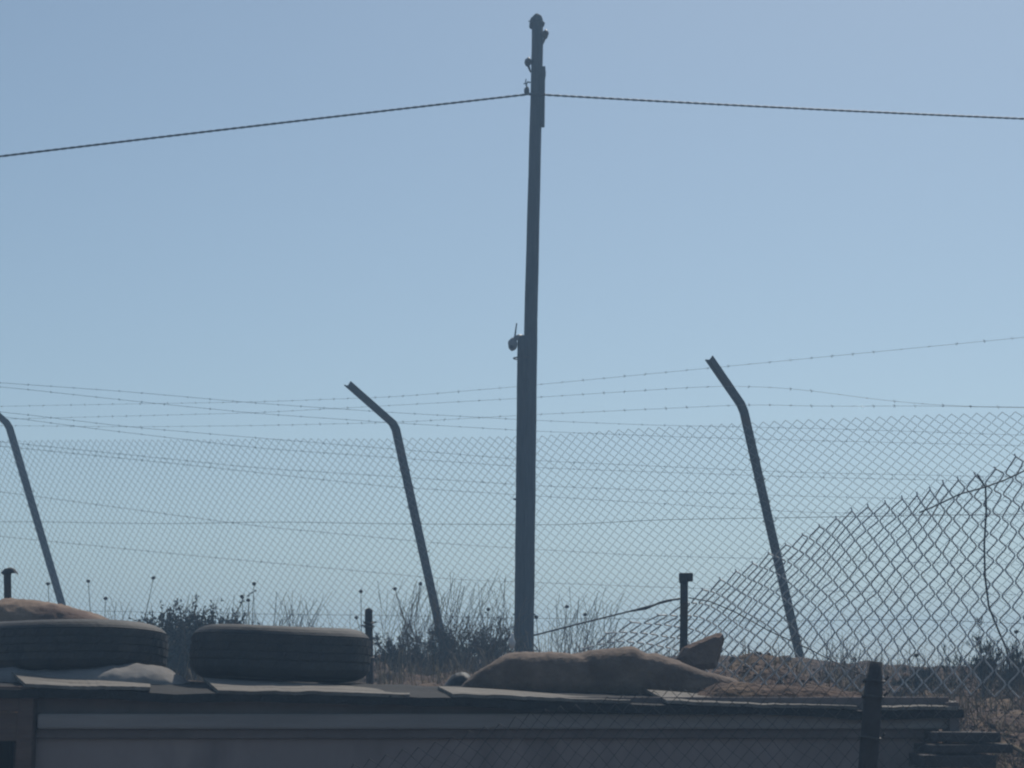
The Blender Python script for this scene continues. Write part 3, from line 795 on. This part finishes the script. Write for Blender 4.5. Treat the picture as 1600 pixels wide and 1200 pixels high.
bush(1538, 11.0, 0.24, 0.24, 22, 'dark spiky shrub near the hanging wire at the right', .5, 0.045, 0.06, 0.9)
bush(1596, 11.2, 0.24, 0.26, 22, 'dark spiky shrub at the right edge', .5, 0.045, 0.06, 0.9)
bush(1440, 11.4, 0.26, 0.10, 30, 'low brown shrub right of the dark near post', .8, 0.03, 0.08, 0.8)

# seed-head stalks (each one can be told apart)
heads = [(138, 908, 150), (240, 903, 232), (397, 912, 392), (388, 938, 380), (378, 932, 384), (617, 920, 640), (657, 912, 668), (557, 965, 575), (564, 924, 572), (763, 952, 735), (838, 964, 845), (914, 960, 905), (886, 948, 880), (165, 935, 170), (1335, 1030, 1338), (1432, 1024, 1425), (1588, 987, 1582), (75, 912, 84)]
names_ = ['tall', 'thin', 'slender', 'bent']
where = ['round-headed dry stalk right of the left bent post', 'round-headed dry stalk above the dense dark shrub', 'uppermost dry stalk above the middle tyre', 'round-headed dry stalk just right of the low dark shrub', 'shorter dry stalk beside the low dark shrub',
 'round-headed dry stalk left of the middle bent post', 'dark round-headed dry stalk touching the middle bent post', 'dry stalk leaning left of the short stake', 'faint dry stalk high above the short stake', 'round-headed dry stalk midway between middle post and pole',
 'dry stalk just right of the tall pole', 'leafy dry stalk above the straining wire', 'taller dry stalk right of the pole above the mound', 'dry stalk above the brown mound end', 'short dry stalk left of the dark near post', 'dry stalk right of the dark near post', 'dry stalk at the right edge by the spiky shrubs', 'dry stalk left of the left bent post foot']
for (hx, hy, bx), lab in zip(heads, where):
    D = 11.5 if hx > 1300 else 13.0
    b = on_ground(bx, D); h = P(hx, hy, D - 0.05)
    o = empty('seed_stalk', b, lab, 'stalk', 'dry seed stalks along the crest')
    mid = b.lerp(h, 0.55) + Vector((random.gauss(0, .025), 0, 0.01))
    mb = MB().tube([b, b.lerp(mid, .5) + Vector((random.gauss(0, .01), 0, 0)), mid, mid.lerp(h, .6), h], [0.004, 0.0035, 0.003, 0.0024, 0.002], 5)
    for _ in range(2):
        q = b.lerp(mid, random.uniform(.3, .9)); mb.tube([q, q + Vector((random.choice((-1, 1)) * .05, 0, .07)), q + Vector((random.choice((-1, 1)) * .07, 0, .14))], [0.0025, 0.002, 0.001], 4)
    mb.build('stem', M['stem'], o)
    MB().blob(h, (0.014, 0.014, 0.012), hx, 0.3).build('seed_head', M['head'], o)

# grass nobody could count: curved blades on the crest and the bank
V, Q = [], []
def blade(p, h, lean, wd):
    k = len(V); u = Vector((random.gauss(0, 1), random.gauss(0, 1), 0)).normalized()
    s = Vector((-u.y, u.x, 0)) * wd
    pts = [p, p + Vector((0, 0, h * .45)) + u * lean * h * .2, p + Vector((0, 0, h * .8)) + u * lean * h * .55, p + Vector((0, 0, h * (1 - .15 * lean))) + u * lean * h]
    for i, q in enumerate(pts):
        f = (1, .8, .55, .12)[i]; V.extend([q - s * f, q + s * f])
    for i in range(3): Q.append((k + 2 * i, k + 2 * i + 1, k + 2 * i + 3, k + 2 * i + 2))
dens = lambda x: interp(x, [-100, 100, 180, 460, 520, 600, 800, 840, 960, 1060, 1100, 1240, 1300, 1480, 1600, 1800], [.5, .7, 1, .9, .45, 1, 1, .7, .6, .7, .9, .9, .9, .7, 1, 1])
for _ in range(15000):
    x = random.uniform(-150, 1800); D = random.uniform(9.0, 16.5) if x < 1100 else random.uniform(8.6, 13.5)
    if random.random() > dens(x): continue
    cl = noise.noise(Vector((x * 0.02, D * 1.5, 3))) 
    if cl < -0.15: continue
    p = on_ground(x, D); p.z -= 0.01
    h = abs(random.gauss(0.07, 0.05)) * (1 + 0.8 * max(0, cl)) + 0.02
    if random.random() < 0.05: h *= 2.4
    if 1090 < x < 1300: h *= 0.55
    blade(p, h, random.uniform(.1, .9), random.uniform(.0012, .003))
for _ in range(7000):                                         # bank right of the shed
    x = random.uniform(1470, 1800); D = random.uniform(5.6, 9.0)
    p = on_ground(x, D)
    if noise.noise(Vector((p.x * 2.5, p.y * 2.5, 8))) < -0.05: continue
    blade(p, abs(random.gauss(0.03, 0.02)) + 0.01, random.uniform(.5, 1.4), random.uniform(.001, .0025))
g = raw_mesh('dry_grass', np.array([tuple(v) for v in V]), np.array(Q), M['dry'], kind='stuff')
tag(g, 'dry yellow grass scattered over the brown bank', 'grass')
# thin upright stems behind the mesh
V2 = []
for _ in range(480):
    x = random.choice([random.gauss(420, 60), random.uniform(120, 480), random.gauss(700, 60), random.uniform(600, 800), random.uniform(850, 960), random.gauss(1570, 50), random.uniform(1280, 1340)])
    D = random.uniform(11.5, 14.5) if x < 1200 else random.uniform(10.5, 12)
    b = on_ground(x, D); h = random.uniform(0.2, 0.55) * (1.2 if 600 < x < 800 else 1) * (0.6 if x > 1200 else 1)
    l = random.gauss(0.12, .2) * h
    V2.append([np.array(b + Vector((l * t * t + random.gauss(0, .006), 0, h * t))) for t in (0, .25, .5, .75, 1)])
    if random.random() < .6:
        q = V2[-1][2]; s = random.choice((-1, 1))
        V2.append([q, q + np.array([s * h * .1, 0, h * .18]), q + np.array([s * h * .14, 0, h * .36])])
V_, Q_ = wires(V2, 0.0017, 3)
g2 = raw_mesh('dry_stems', V_, Q_, M['stem'], kind='stuff'); tag(g2, 'thin dry weed stems standing along the fence line', 'weeds')

# clods and pebbles over the bank: too many to count
V, Q = [], []
for _ in range(5200):
    if random.random() < 0.6: x = random.uniform(1090, 1780); D = random.uniform(8.5, 13.5)
    else: x = random.uniform(1485, 1800); D = random.uniform(5.7, 9.0)
    p = on_ground(x, D); r = abs(random.gauss(0.004, 0.006)) + 0.003
    if random.random() < 0.03: r *= 2.2
    k = len(V); ax_ = [Vector((random.gauss(0, 1), random.gauss(0, 1), random.gauss(0, 1))).normalized()]
    u = ax_[0].orthogonal().normalized(); q = ax_[0].cross(u)
    V += [p + e * r * random.uniform(.6, 1.3) for e in (ax_[0], u, q, -u, -q, -ax_[0])]
    Q += [(k, k + 1, k + 2), (k, k + 2, k + 3), (k, k + 3, k + 4), (k, k + 4, k + 1), (k + 5, k + 2, k + 1), (k + 5, k + 3, k + 2), (k + 5, k + 4, k + 3), (k + 5, k + 1, k + 4)]
cl = raw_mesh('clods', np.array([tuple(v) for v in V]), np.array(Q), M['soil'], kind='stuff'); tag(cl, 'loose clods and pebbles strewn over the brown bank', 'gravel')

# ------------------------------------------------------------------ added haze volume standing in for lens veiling glare
hz = MB().box((0, 0, 0), (1, 1, 1)).build('glare_haze', bpy.data.materials.new('glare_veil'))
hz.scale = (244, 246, 15.4); hz.location = (-1, 14, 0.1)
hz['kind'] = 'stuff'
hm = hz.data.materials[0]; hm.use_nodes = True
for n_ in list(hm.node_tree.nodes):
    if n_.type != 'OUTPUT_MATERIAL': hm.node_tree.nodes.remove(n_)
pv = hm.node_tree.nodes.new('ShaderNodeVolumePrincipled')
pv.inputs['Color'].default_value = (0.42, 0.68, 1.0, 1)
pv.inputs['Density'].default_value = 0.0105
pv.inputs['Anisotropy'].default_value = 0.3
hm.node_tree.links.new(pv.outputs[0], [n_ for n_ in hm.node_tree.nodes if n_.type == 'OUTPUT_MATERIAL'][0].inputs['Volume'])
